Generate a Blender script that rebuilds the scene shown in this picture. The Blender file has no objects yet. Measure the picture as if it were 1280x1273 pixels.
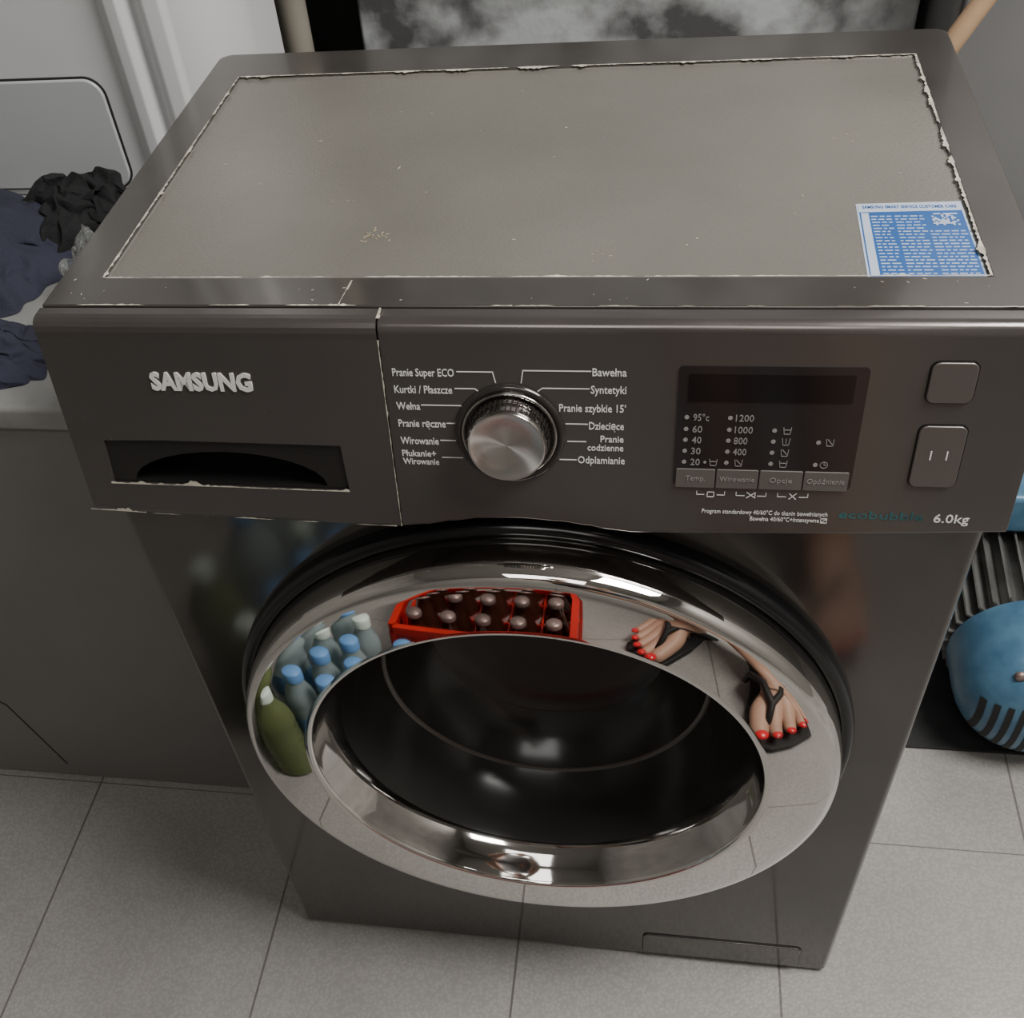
import bpy, bmesh, math, random
from mathutils import Vector, Matrix, noise
D=bpy.data; SC=bpy.context.scene; COL=bpy.context.collection
random.seed(7)
# ------------------------------------------------------------ materials
def mat(name, col, rough=.5, metal=0., var=0., vscale=8., col2=None, bump=0., bscale=60., coat=0., trans=0., ior=1.45, rvar=0., aniso=0., spec=.5, detail=6, p0=.35, p1=.68):
    m=D.materials.new(name); m.use_nodes=True; nt=m.node_tree; N=nt.nodes; L=nt.links
    b=N['Principled BSDF']; c=tuple(col)+(1,) if len(col)==3 else col
    b.inputs['Base Color'].default_value=c; b.inputs['Roughness'].default_value=rough; b.inputs['Metallic'].default_value=metal
    b.inputs['Coat Weight'].default_value=coat; b.inputs['Coat Roughness'].default_value=.08
    b.inputs['Transmission Weight'].default_value=trans; b.inputs['IOR'].default_value=ior
    b.inputs['Specular IOR Level'].default_value=spec
    tc=N.new('ShaderNodeTexCoord')
    n=N.new('ShaderNodeTexNoise'); n.inputs['Scale'].default_value=vscale; n.inputs['Detail'].default_value=detail; L.new(tc.outputs['Object'],n.inputs['Vector'])
    r=N.new('ShaderNodeValToRGB'); r.color_ramp.elements[0].position=p0; r.color_ramp.elements[1].position=p1
    c2=col2 if col2 else tuple(max(0,x*(1-var)) for x in col[:3])
    r.color_ramp.elements[0].color=tuple(c2)+(1,); r.color_ramp.elements[1].color=c
    L.new(n.outputs['Fac'],r.inputs['Fac']); L.new(r.outputs['Color'],b.inputs['Base Color'])
    if rvar>0:
        mr=N.new('ShaderNodeMapRange'); mr.inputs['From Min'].default_value=.35; mr.inputs['From Max'].default_value=.7
        mr.inputs['To Min'].default_value=max(0,rough-rvar); mr.inputs['To Max'].default_value=rough+rvar
        n3=N.new('ShaderNodeTexNoise'); n3.inputs['Scale'].default_value=vscale*2.3; n3.inputs['Detail'].default_value=8; L.new(tc.outputs['Object'],n3.inputs['Vector'])
        L.new(n3.outputs['Fac'],mr.inputs['Value']); L.new(mr.outputs['Result'],b.inputs['Roughness'])
    if bump>0:
        n2=N.new('ShaderNodeTexNoise'); n2.inputs['Scale'].default_value=bscale; n2.inputs['Detail'].default_value=4; L.new(tc.outputs['Object'],n2.inputs['Vector'])
        bp=N.new('ShaderNodeBump'); bp.inputs['Strength'].default_value=bump; bp.inputs['Distance'].default_value=.002
        L.new(n2.outputs['Fac'],bp.inputs['Height']); L.new(bp.outputs['Normal'],b.inputs['Normal'])
    if aniso>0:
        b.inputs['Anisotropic'].default_value=aniso
        t=N.new('ShaderNodeTangent'); t.direction_type='RADIAL'; t.axis='Z'; L.new(t.outputs['Tangent'],b.inputs['Tangent'])
    return m
M={}
M['body']=mat('graphite_metal',(.118,.110,.103),.11,.74,var=.15,vscale=5,coat=.3,rvar=.03)
M['lidframe']=mat('graphite_lid',(.112,.103,.094),.20,.6,var=.22,vscale=7,coat=.3,rvar=.07)
M['panel']=mat('graphite_panel',(.132,.120,.114),.23,.68,var=.12,vscale=6,coat=.25,rvar=.06)
M['plate']=mat('taupe_plate',(.245,.232,.205),.33,.4,var=.24,vscale=3.5,bump=.15,bscale=400,rvar=.06)
M['chip']=mat('chipped_primer',(.64,.60,.50),.7,0,var=.55,vscale=60)
M['scratch']=mat('scratch_beige',(.42,.36,.24),.6,0,var=.3,vscale=90)
M['black']=mat('black_plastic',(.010,.010,.010),.25,0,var=.2,vscale=10)
M['blackgloss']=mat('black_gloss',(.008,.008,.009),.16,0,var=.2,vscale=10,coat=.05)
M['chrome']=mat('chrome',(.74,.72,.69),.03,1.,var=.03,vscale=6,rvar=.015)
M['chrome2']=mat('chrome_funnel',(.58,.56,.54),.06,1.,var=.2,vscale=9,rvar=.03)
M['knob']=mat('brushed_chrome',(.70,.68,.66),.30,1.,var=.05,vscale=20,aniso=.95)
M['knobside']=mat('knob_side',(.50,.48,.46),.16,1.,var=.1,vscale=40)
M['bezel']=mat('dial_bezel',(.05,.045,.043),.15,.6,var=.1,vscale=20,coat=.4)
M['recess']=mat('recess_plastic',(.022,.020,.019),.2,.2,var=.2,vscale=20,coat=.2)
M['glass_dark']=mat('door_glass',(.042,.040,.038),.17,0,var=.5,vscale=5)
M['glass_bowl']=mat('door_glass_bowl',(.060,.056,.052),.22,.1,var=.5,vscale=4)
M['glass_ring']=mat('door_glass_ring',(.14,.13,.12),.2,.5,var=.2,vscale=5)
M['gasket']=mat('gasket',(.035,.035,.036),.3,0,var=.3,vscale=12)
M['disp']=mat('display_black',(.016,.014,.015),.14,0,var=.1,vscale=10,coat=.3)
M['disp2']=mat('display_window',(.006,.005,.006),.12,0,var=.1,vscale=10)
M['white']=mat('print_white',(.74,.73,.71),.5,0,var=.05,vscale=30)
M['grey']=mat('print_grey',(.26,.25,.24),.5,0,var=.1,vscale=30)
M['silver']=mat('logo_silver',(.80,.79,.76),.3,.2,var=.05,vscale=30)
M['teal']=mat('print_teal',(.04,.15,.16),.5,0,var=.5,vscale=60)
M['key']=mat('soft_key',(.15,.138,.128),.4,.4,var=.1,vscale=20)
M['btn']=mat('button_metal',(.15,.135,.127),.3,.6,var=.1,vscale=20)
M['blue']=mat('sticker_blue',(.025,.10,.31),.35,0,var=.1,vscale=40,coat=.2)
M['pale']=mat('sticker_pale',(.44,.51,.62),.35,0,var=.06,vscale=40,coat=.2)
M['stxt']=mat('sticker_text',(.40,.47,.60),.4,0,var=.1,vscale=40)
M['red']=mat('crate_red',(.60,.020,.014),.35,0,var=.3,vscale=10)
M['bottle']=mat('brown_glass',(.05,.016,.010),.08,0,var=.4,vscale=12,coat=.5)
M['cap']=mat('bottle_cap',(.36,.26,.24),.35,.5,var=.4,vscale=20)
M['blabel']=mat('beer_label',(.45,.06,.05),.4,0,col2=(.5,.5,.48),vscale=30)
M['pet']=mat('pet_plastic',(.50,.62,.64),.12,0,var=.1,vscale=20,trans=.5,ior=1.2)
M['petgreen']=mat('pet_green',(.24,.29,.13),.12,0,var=.2,vscale=20,trans=.45,ior=1.2)
M['petcap']=mat('cap_blue',(.16,.36,.72),.4,0,var=.1,vscale=20)
M['capwhite']=mat('cap_white',(.72,.85,.76),.4,0,var=.1,vscale=20)
M['label']=mat('bottle_label',(.12,.26,.46),.5,0,var=.5,vscale=30)
M['skin']=mat('skin',(.54,.33,.235),.5,0,var=.18,vscale=14,bump=.2,bscale=90)
M['nail']=mat('red_nail',(.75,.02,.03),.15,0,var=.1,vscale=20,coat=.5)
M['shorts']=mat('denim',(.03,.045,.08),.85,0,var=.4,vscale=60,bump=.4,bscale=300)
M['shirt']=mat('grey_cotton',(.22,.22,.23),.9,0,var=.2,vscale=30,bump=.4,bscale=300)
M['hair']=mat('brown_hair',(.05,.028,.015),.5,0,var=.5,vscale=60,bump=.8,bscale=120)
M['eye']=mat('eye_white',(.8,.8,.78),.2,0,var=.05)
M['lips']=mat('lips',(.45,.12,.10),.4,0,var=.1)
M['sole']=mat('rubber_sole',(.015,.014,.014),.6,0,var=.3,vscale=40)
M['cab']=mat('grey_enamel',(.215,.21,.20),.38,.25,var=.16,vscale=3,bump=.08,bscale=200,rvar=.05)
M['cabtop']=mat('grey_trim',(.30,.30,.29),.45,0,var=.25,vscale=20)
M['whiteapp']=mat('white_enamel',(.62,.63,.64),.3,0,var=.08,vscale=3,coat=.2)
M['flap']=mat('flap_enamel',(.47,.49,.50),.35,0,var=.08,vscale=3,coat=.2)
M['seam']=mat('dark_gap',(.02,.02,.02),.7,0,var=.2)
M['navy']=mat('navy_cloth',(.030,.032,.055),.9,0,var=.35,vscale=10,bump=.6,bscale=350)
M['blackcloth']=mat('black_cloth',(.012,.012,.013),.9,0,var=.35,vscale=10,bump=.6,bscale=350)
M['glass']=mat('clear_plastic',(.93,.95,.95),.08,0,var=.01,trans=.96,ior=1.2)
M['conc']=mat('concrete',(.44,.455,.46),.85,0,col2=(.07,.07,.07),vscale=12,bump=.8,bscale=40,detail=15,p0=.38,p1=.60)
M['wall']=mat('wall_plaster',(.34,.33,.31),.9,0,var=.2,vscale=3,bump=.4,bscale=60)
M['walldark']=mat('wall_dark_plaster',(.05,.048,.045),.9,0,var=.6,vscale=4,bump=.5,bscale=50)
M['ceil']=mat('ceiling_paint',(.50,.49,.47),.9,0,var=.05,vscale=3)
M['pipe']=mat('beige_pipe',(.40,.37,.31),.5,0,var=.25,vscale=9)
M['wood']=mat('wood_handle',(.46,.30,.18),.5,0,var=.35,vscale=12)
M['sheet']=mat('grey_sheet',(.25,.25,.25),.4,.3,var=.16,vscale=3)
M['mblue']=mat('motor_blue',(.09,.20,.30),.42,.1,col2=(.045,.125,.21),vscale=24,bump=.3,bscale=60,coat=.1)
M['fin']=mat('cast_grey',(.20,.20,.19),.5,.4,var=.4,vscale=20)
M['darksheet']=mat('dark_floor_sheet',(.022,.022,.023),.8,0,var=.4,vscale=30,bump=.5,bscale=200)

def floor_mat():
    m=D.materials.new('floor_tiles'); m.use_nodes=True; nt=m.node_tree; N=nt.nodes; L=nt.links; b=N['Principled BSDF']
    tc=N.new('ShaderNodeTexCoord'); sp=N.new('ShaderNodeSeparateXYZ'); L.new(tc.outputs['Object'],sp.inputs[0])
    T=.2917
    def line(sock,off,w=.0045,T=T):
        a=N.new('ShaderNodeMath'); a.operation='SUBTRACT'; a.inputs[1].default_value=off; L.new(sock,a.inputs[0])
        d=N.new('ShaderNodeMath'); d.operation='DIVIDE'; d.inputs[1].default_value=T; L.new(a.outputs[0],d.inputs[0])
        f=N.new('ShaderNodeMath'); f.operation='FRACT'; L.new(d.outputs[0],f.inputs[0])
        s=N.new('ShaderNodeMath'); s.operation='SUBTRACT'; s.inputs[1].default_value=.5; L.new(f.outputs[0],s.inputs[0])
        ab=N.new('ShaderNodeMath'); ab.operation='ABSOLUTE'; L.new(s.outputs[0],ab.inputs[0])
        g=N.new('ShaderNodeMath'); g.operation='GREATER_THAN'; g.inputs[1].default_value=.5-w; L.new(ab.outputs[0],g.inputs[0])
        return g.outputs[0]
    lx=line(sp.outputs['X'],.2475); ly=line(sp.outputs['Y'],.1625,.0018,.45)
    mx=N.new('ShaderNodeMath'); mx.operation='MAXIMUM'; L.new(lx,mx.inputs[0]); L.new(ly,mx.inputs[1])
    n=N.new('ShaderNodeTexNoise'); n.inputs['Scale'].default_value=3; n.inputs['Detail'].default_value=10; L.new(tc.outputs['Object'],n.inputs['Vector'])
    r=N.new('ShaderNodeValToRGB'); r.color_ramp.elements[0].position=.3; r.color_ramp.elements[1].position=.7
    r.color_ramp.elements[0].color=(.27,.26,.247,1); r.color_ramp.elements[1].color=(.40,.39,.37,1); L.new(n.outputs['Fac'],r.inputs['Fac'])
    v=N.new('ShaderNodeTexVoronoi'); v.inputs['Scale'].default_value=260; L.new(tc.outputs['Object'],v.inputs['Vector'])
    mm=N.new('ShaderNodeMix'); mm.data_type='RGBA'; mm.blend_type='MULTIPLY'; mm.inputs['Factor'].default_value=.4
    L.new(r.outputs['Color'],mm.inputs['A'])
    vr=N.new('ShaderNodeValToRGB'); vr.color_ramp.elements[0].color=(1,1,1,1); vr.color_ramp.elements[1].color=(.45,.45,.45,1); vr.color_ramp.elements[1].position=.7
    L.new(v.outputs['Distance'],vr.inputs['Fac']); L.new(vr.outputs['Color'],mm.inputs['B'])
    g=N.new('ShaderNodeMix'); g.data_type='RGBA'; L.new(mx.outputs[0],g.inputs['Factor']); L.new(mm.outputs['Result'],g.inputs['A']); g.inputs['B'].default_value=(.13,.12,.11,1)
    L.new(g.outputs['Result'],b.inputs['Base Color']); b.inputs['Roughness'].default_value=.40
    bp=N.new('ShaderNodeBump'); bp.inputs['Strength'].default_value=.25; bp.inputs['Distance'].default_value=.001
    L.new(v.outputs['Distance'],bp.inputs['Height']); L.new(bp.outputs['Normal'],b.inputs['Normal'])
    return m
M['floor']=floor_mat()

# ------------------------------------------------------------ helpers
def empty(name,loc=(0,0,0)):
    e=D.objects.new(name,None); e.location=loc; COL.objects.link(e); return e
def finish(me,name,mats,parent=None,smooth=False,bevel=0,bseg=3,sub=0):
    for m in (mats if isinstance(mats,(list,tuple)) else [mats]): me.materials.append(M[m])
    o=D.objects.new(name,me); COL.objects.link(o)
    if smooth:
        for p in me.polygons: p.use_smooth=True
    if bevel:
        b=o.modifiers.new('bevel','BEVEL'); b.width=bevel; b.segments=bseg; b.limit_method='ANGLE'; b.angle_limit=.5
        for p in me.polygons: p.use_smooth=True
        w=o.modifiers.new('wn','WEIGHTED_NORMAL'); w.keep_sharp=False
    if sub:
        s=o.modifiers.new('sub','SUBSURF'); s.levels=sub; s.render_levels=sub
    if parent:
        o.parent=parent; o.matrix_parent_inverse=Matrix.Translation(parent.location).inverted()
    return o
def mesh(vs,fs,name='m'):
    me=D.meshes.new(name); me.from_pydata([tuple(v) for v in vs],[],fs); me.update()
    bm=bmesh.new(); bm.from_mesh(me); bmesh.ops.recalc_face_normals(bm,faces=bm.faces); bm.to_mesh(me); bm.free(); return me
def box(name,a,b,mt,parent=None,bevel=0,bseg=3,M4=None):
    x0,y0,z0=a;x1,y1,z1=b
    v=[Vector(p) for p in [(x0,y0,z0),(x1,y0,z0),(x1,y1,z0),(x0,y1,z0),(x0,y0,z1),(x1,y0,z1),(x1,y1,z1),(x0,y1,z1)]]
    if M4: v=[M4@p for p in v]
    return finish(mesh(v,[(0,3,2,1),(4,5,6,7),(0,1,5,4),(1,2,6,5),(2,3,7,6),(3,0,4,7)],name),name,mt,parent,bevel=bevel,bseg=bseg)
def prism(name,pts,w0,w1,M4,mt,parent=None,bevel=0,smooth=False,bseg=2):
    n=len(pts); v=[M4@Vector((p[0],p[1],w0)) for p in pts]+[M4@Vector((p[0],p[1],w1)) for p in pts]
    f=[tuple(range(n))[::-1],tuple(range(n,2*n))]+[(i,(i+1)%n,n+(i+1)%n,n+i) for i in range(n)]
    return finish(mesh(v,f,name),name,mt,parent,bevel=bevel,smooth=smooth,bseg=bseg)
def lathe(name,prof,M4,mt,parent=None,segs=64,smooth=True,close0=False):
    v=[];f=[];k=len(prof)
    for i in range(segs):
        a=2*math.pi*i/segs
        for r,w in prof: v.append(M4@Vector((r*math.cos(a),r*math.sin(a),w)))
    for i in range(segs):
        j=(i+1)%segs
        for q in range(k-1): f.append((i*k+q,j*k+q,j*k+q+1,i*k+q+1))
    me=mesh(v,f,name)
    bm=bmesh.new(); bm.from_mesh(me); bmesh.ops.remove_doubles(bm,verts=bm.verts,dist=1e-6)
    bmesh.ops.dissolve_degenerate(bm,edges=bm.edges,dist=1e-7); bmesh.ops.recalc_face_normals(bm,faces=bm.faces); bm.to_mesh(me); bm.free()
    return finish(me,name,mt,parent,smooth=smooth)
def rrect(u0,v0,u1,v1,r,n=5):
    out=[]
    for cx,cy,a0 in ((u1-r,v0+r,-90),(u1-r,v1-r,0),(u0+r,v1-r,90),(u0+r,v0+r,180)):
        for i in range(n+1):
            a=math.radians(a0+90*i/n); out.append((cx+r*math.cos(a),cy+r*math.sin(a)))
    return out
def tube(name,pts,r,mt,parent=None,segs=10,cyclic=False,radii=None):
    c=D.curves.new(name,'CURVE'); c.dimensions='3D'; c.bevel_depth=r; c.bevel_resolution=3; c.use_fill_caps=True
    s=c.splines.new('POLY'); s.points.add(len(pts)-1)
    for i,p in enumerate(pts):
        s.points[i].co=tuple(p)+(1,); s.points[i].radius=radii[i] if radii else 1
    s.use_cyclic_u=cyclic
    o=D.objects.new(name,c); COL.objects.link(o); dg=bpy.context.evaluated_depsgraph_get()
    me=D.meshes.new_from_object(o.evaluated_get(dg)); D.objects.remove(o); me.materials.clear()
    return finish(me,name,mt,parent,smooth=True)
Xv=Vector((1,0,0))
def frame(o,x,y,z):
    m=Matrix((x,y,z)).transposed().to_4x4(); m.translation=Vector(o); return m
def PF(u,z,w=0):
    n=Vector((0,-.9882,.1532)); return frame(Vector((u,-.1352+.155*z,z))+n*w,Xv,Vector((0,.1532,.9882)),n)
def ZF(x,y,z): return frame((x,y,z),Xv,Vector((0,1,0)),Vector((0,0,1)))
def YF(x,y,z): return frame((x,y,z),Xv,Vector((0,0,1)),Vector((0,-1,0)))
def text_mesh(s,x0,x1,h,M4,bold=0.,ext=.00008,align='L'):
    c=D.curves.new('t','FONT'); c.body=s; c.size=h/.7; c.extrude=ext; c.offset=bold; c.resolution_u=2
    o=D.objects.new('t',c); COL.objects.link(o); dg=bpy.context.evaluated_depsgraph_get()
    me=D.meshes.new_from_object(o.evaluated_get(dg)); D.objects.remove(o)
    xs=[v.co.x for v in me.vertices]; a,b=min(xs),max(xs); k=(x1-x0)/(b-a)
    for v in me.vertices: v.co=M4@Vector((x0+(v.co.x-a)*k,v.co.y,v.co.z))
    return me
def merge(mes,name,mt,parent=None):
    bm=bmesh.new()
    for m in mes: bm.from_mesh(m)
    me=D.meshes.new(name); bm.to_mesh(me); bm.free(); me.materials.clear()
    return finish(me,name,mt,parent)
def quad_me(M4,pts,w0,w1):
    n=len(pts); v=[M4@Vector((p[0],p[1],w0)) for p in pts]+[M4@Vector((p[0],p[1],w1)) for p in pts]
    f=[tuple(range(n))[::-1],tuple(range(n,2*n))]+[(i,(i+1)%n,n+(i+1)%n,n+i) for i in range(n)]
    return mesh(v,f)
def stroke_me(pts,wd,MF):
    out=[]
    for (a,b) in zip(pts[:-1],pts[1:]):
        d=Vector((b[0]-a[0],b[1]-a[1])); l=d.length; d/=l; n=Vector((-d.y,d.x))*wd/2; d*=wd/2
        q=[Vector(a)-d-n,Vector(b)+d-n,Vector(b)+d+n,Vector(a)-d+n]
        vs=[MF(p.x,p.y,.0001) for p in q]+[MF(p.x,p.y,.0003) for p in q]
        vs=[m.translation for m in vs]
        out.append(mesh(vs,[(3,2,1,0),(4,5,6,7),(0,1,5,4),(1,2,6,5),(2,3,7,6),(3,0,4,7)]))
    return out
def ribbon_me(p0,p1,nrm,up,w,seed,keep=.6,n=140,th=.00025,both=True):
    rnd=random.Random(seed); p0=Vector(p0);p1=Vector(p1);nrm=Vector(nrm);up=Vector(up); vs=[];fs=[]
    ws=[]; L_=(p1-p0).length
    for i in range(n+1):
        s=i/n*L_*1000  # mm along the edge
        a=noise.noise(Vector((seed*7.3,s*.045,0)))*.5+.5; b=max(0,noise.noise(Vector((s*.30,seed*2.7,1)))*.9+.35)+.15*rnd.random()
        edge=min(1,max(0,(a-(1-keep))*10))
        big=1+2.2*max(0,noise.noise(Vector((seed*3.1,s*.06,5)))-.12)*2
        ws.append(w*edge*(.16+.45*b)*big)
    for i in range(n):
        if ws[i]<=0 and ws[i+1]<=0: continue
        a=p0.lerp(p1,i/n); b=p0.lerp(p1,(i+1)/n); k=len(vs)
        lo=.25 if both else 0
        vs+=[a-nrm*ws[i]*lo+up*th,b-nrm*ws[i+1]*lo+up*th,b+nrm*ws[i+1]+up*th,a+nrm*ws[i]+up*th]
        fs.append((k,k+1,k+2,k+3))
    return mesh(vs,fs)

# ------------------------------------------------------------ room
X0,X1,Y0,Y1,ZH=-1.7,1.9,-2.3,1.15,2.5
box('floor',(X0-.1,Y0-.1,-.06),(X1+.1,Y1+.1,0),'floor')
box('ceiling',(X0-.1,Y0-.1,ZH),(X1+.1,Y1+.1,ZH+.06),'ceil')
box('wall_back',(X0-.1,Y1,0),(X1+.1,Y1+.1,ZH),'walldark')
box('wall_front',(X0-.1,Y0-.1,0),(X1+.1,Y0,ZH),'wall')
box('wall_left',(X0-.1,Y0,0),(X0,Y1,ZH),'wall')
box('wall_right',(X1,Y0,0),(X1+.1,Y1,ZH),'wall')

# ------------------------------------------------------------ washing machine
W=empty('washing_machine',(0,.2,0))
box('cab_low',(-.2975,-.002,.004),(.2975,.398,.716),'body')
cab=D.objects['cab_low']; cab.name='cabinet'
cut=lathe('cut',[(0,-.20),(.2,-.20),(.2,.05),(0,.05)],YF(-.002,0,.438),'black',segs=96,smooth=False)
bm_=cab.modifiers.new('b','BOOLEAN'); bm_.object=cut; bm_.operation='DIFFERENCE'; bm_.solver='EXACT'
dg=bpy.context.evaluated_depsgraph_get(); me=D.meshes.new_from_object(cab.evaluated_get(dg))
D.objects.remove(cab); D.objects.remove(cut); me.materials.clear()
cab=finish(me,'cabinet','body',W,bevel=.006,bseg=4)
box('cabinet_upper',(-.2975,.03,.7165),(.2975,.398,.821),'body',W)
for i,(x,y) in enumerate(((-.25,.05),(.25,.05),(-.25,.35),(.25,.35))):
    lathe('foot_%d'%i,[(0,0),(.02,0),(.02,.0035),(0,.0035)],ZF(x,y,0),'black',W,segs=20)
def lid():
    bm=bmesh.new()
    xo,xi=.3,.2705; ys,yi0,yi1,ye=.0125,.0437,.3515,.40
    zt,zb,zr=.85,.822,.8478
    V=lambda x,y,z: bm.verts.new((x,y,z))
    o=[V(-xo,ys,zt),V(xo,ys,zt),V(xo,ye,zt),V(-xo,ye,zt)]
    i=[V(-xi,yi0,zt),V(xi,yi0,zt),V(xi,yi1,zt),V(-xi,yi1,zt)]
    r=[V(-xi+.0015,yi0+.0015,zr),V(xi-.0015,yi0+.0015,zr),V(xi-.0015,yi1-.0015,zr),V(-xi+.0015,yi1-.0015,zr)]
    b=[V(-xo,ys,zb),V(xo,ys,zb),V(xo,ye,zb),V(-xo,ye,zb)]
    for k in range(4):
        j=(k+1)%4
        bm.faces.new((o[k],o[j],i[j],i[k])); bm.faces.new((i[k],i[j],r[j],r[k])); bm.faces.new((b[k],b[j],o[j],o[k]))
    f=bm.faces.new(r); f.material_index=1; bm.faces.new(b[::-1])
    bmesh.ops.recalc_face_normals(bm,faces=bm.faces)
    es=[e for e in bm.edges if abs(e.verts[0].co.z-e.verts[1].co.z)>.02 and e.verts[0].co.y>.3]
    bmesh.ops.bevel(bm,geom=es,offset=.012,segments=5,affect='EDGES',profile=.5)
    me=D.meshes.new('lid'); bm.to_mesh(me); bm.free()
    return finish(me,'lid',['lidframe','plate'],W,bevel=.0022,bseg=3)
lid()
up=(0,0,1); xi=.2705; chips=[]
chips.append(ribbon_me((-xi,.0437,.85),(xi,.0437,.85),(0,1,0),up,.0016,1,keep=.66,n=500))
chips.append(ribbon_me((-xi,.0437,.85),(-xi,.3515,.85),(1,0,0),up,.0026,2,keep=.80,n=320))
chips.append(ribbon_me((xi,.0437,.85),(xi,.3515,.85),(-1,0,0),up,.0034,3,keep=.70,n=320))
chips.append(ribbon_me((-xi,.3515,.85),(xi,.3515,.85),(0,-1,0),up,.0028,4,keep=.74,n=500))
chips.append(ribbon_me((-.29,.0125,.85),(.0,.0125,.85),(0,1,0),up,.0018,5,keep=.55,n=300))
chips.append(ribbon_me((.0,.0125,.85),(.3,.0125,.85),(0,1,0),up,.0010,15,keep=.42,n=300))
chips.append(ribbon_me((-.106,.0128,.85),(-.1035,.040,.85),(1,0,0),up,.0010,6,keep=.8,n=40))
merge(chips,'paint_chips','chip',W)
sp=[]
rnd=random.Random(3)
def speck(x,y,r,sx=1,ang=0,z=.8480):
    n=7; q=[]
    for i in range(n):
        a=2*math.pi*i/n; rr=r*(.6+.6*rnd.random()); X=rr*math.cos(a)*sx; Y=rr*math.sin(a)
        q.append((x+X*math.cos(ang)-Y*math.sin(ang),y+X*math.sin(ang)+Y*math.cos(ang)))
    return quad_me(ZF(0,0,z),q,0,.0001)
for i in range(26): sp.append(speck(-.102+rnd.gauss(0,.006),.098+rnd.gauss(0,.004),.0006,2.5,rnd.random()*3))
for x,y in ((.209,.221),(.043,.069),(-.131,.14)):
    for i in range(4): sp.append(speck(x+rnd.gauss(0,.006),y+rnd.gauss(0,.004),.0004,3,rnd.random()*3))
merge(sp,'scratch_marks','scratch',W)
sp=[]
for i in range(34): sp.append(speck(rnd.uniform(-.26,.26),rnd.uniform(.06,.34),rnd.choice([.0003,.0003,.0005]),rnd.choice([1,1,2,5]),rnd.random()*3))
for i in range(24): sp.append(speck(rnd.uniform(-.29,.29),rnd.uniform(.016,.042),.0003,rnd.choice([1,4]),rnd.random()*3,z=.85))
sp.append(speck(-.171,.234,.0011,1.4)); sp.append(speck(-.236,.20,.0012,1.2))
merge(sp,'scratch_specks','chip',W)

zbx=[-.3,-.194,-.083,-.063,-.045,-.026,0,.027,.045,.058,.075,.10,.179,.25,.3]
zbz=[.7070,.7035,.7010,.7030,.7065,.7095,.7105,.7090,.7065,.7040,.7025,.7030,.7060,.7095,.7125]
def zb(x):
    for i in range(len(zbx)-1):
        if x<=zbx[i+1]:
            t=(x-zbx[i])/(zbx[i+1]-zbx[i]); t=t*t*(3-2*t) if -.09<x<.09 else t; return zbz[i]+(zbz[i+1]-zbz[i])*t
    return zbz[-1]
def fascia(name,x0,x1,mt,n):
    vs=[];fs=[]; prof=None
    for i in range(n+1):
        x=x0+(x1-x0)*i/n; b=zb(x)
        ring=[(.0118,.822),(.0118,.8485),(.0105,.8494),(.004,.8494),(.0005,.8490),(-.0022,.8478),(-.0042,.8455),(-.0051,.8420),(-.0053,.838)]
        for k in range(1,9):
            z=.838+(b+.003-.838)*k/8; ring.append((-.1352+.155*z,z))
        yb=-.1352+.155*b
        ring+= [(yb+.0010,b+.0007),(yb+.0035,b),(.0285,b+.0),(.0285,.822)]
        vs+=[Vector((x,y,z)) for y,z in ring]; prof=len(ring)
    for i in range(n):
        for k in range(prof):
            k2=(k+1)%prof; fs.append((i*prof+k,i*prof+k2,(i+1)*prof+k2,(i+1)*prof+k))
    fs.append(tuple(range(prof))); fs.append(tuple(range(n*prof,(n+1)*prof))[::-1])
    return mesh(vs,fs,name)
me=fascia('drawer_front',-.3,-.0800,'panel',24)
dr=finish(me,'tmpdr','panel')
recA=[(-.279,.7305),(-.112,.7290),(-.1135,.7640),(-.235,.7650),(-.277,.7640)]
arch=[(-.266,.7318)]+[(-.195+.068*math.cos(a),.7318+.0245*math.sin(a)) for a in [math.pi*(1-i/14) for i in range(15)]]+[(-.122,.7305)]
def cutter(pts,d):
    vs=[PF(u,z,.01).translation for u,z in pts]+[PF(u,z,-d).translation for u,z in pts]; n=len(pts)
    return mesh(vs,[tuple(range(n)),tuple(range(n,2*n))[::-1]]+[(i,(i+1)%n,n+(i+1)%n,n+i) for i in range(n)])
for pts,d in ((recA,.0016),(arch[1:-1],.024)):
    c=finish(cutter(pts,d),'c','black'); b=dr.modifiers.new('b','BOOLEAN'); b.object=c; b.operation='DIFFERENCE'; b.solver='EXACT'
    dg=bpy.context.evaluated_depsgraph_get(); me=D.meshes.new_from_object(dr.evaluated_get(dg)); D.objects.remove(dr); D.objects.remove(c)
    me.materials.clear(); dr=D.objects.new('tmpdr',me); COL.objects.link(dr)
me=dr.data.copy(); D.objects.remove(dr); me.materials.clear()
dr=finish(me,'drawer_front',['panel','recess','black'],W)
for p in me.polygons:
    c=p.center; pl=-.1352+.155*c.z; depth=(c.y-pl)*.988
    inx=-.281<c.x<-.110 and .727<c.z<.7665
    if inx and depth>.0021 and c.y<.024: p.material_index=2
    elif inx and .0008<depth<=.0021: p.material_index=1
    p.use_smooth=False
fas=finish(fascia('control_fascia',-.0792,.3,'panel',60),'control_fascia','panel',W,bevel=.0012,bseg=2)
lip=[]
n_=Vector((0,-.9882,.1532))
lip.append(ribbon_me(PF(-.281,.7300).translation,PF(-.21,.7297).translation,(0,.1532,.9882),n_,.0030,21,keep=.98,n=60,both=False))  # pale pocket lip: chipped edge plus a highlight put into the colour
lip.append(ribbon_me(PF(-.21,.7297).translation,PF(-.112,.7288).translation,(0,.1532,.9882),n_,.0016,22,keep=.9,n=70,both=False))
lip.append(ribbon_me(PF(-.303,.7078).translation,PF(-.262,.7062).translation,(0,.1532,.9882),n_,.0018,23,keep=.9,n=40,both=False))
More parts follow.
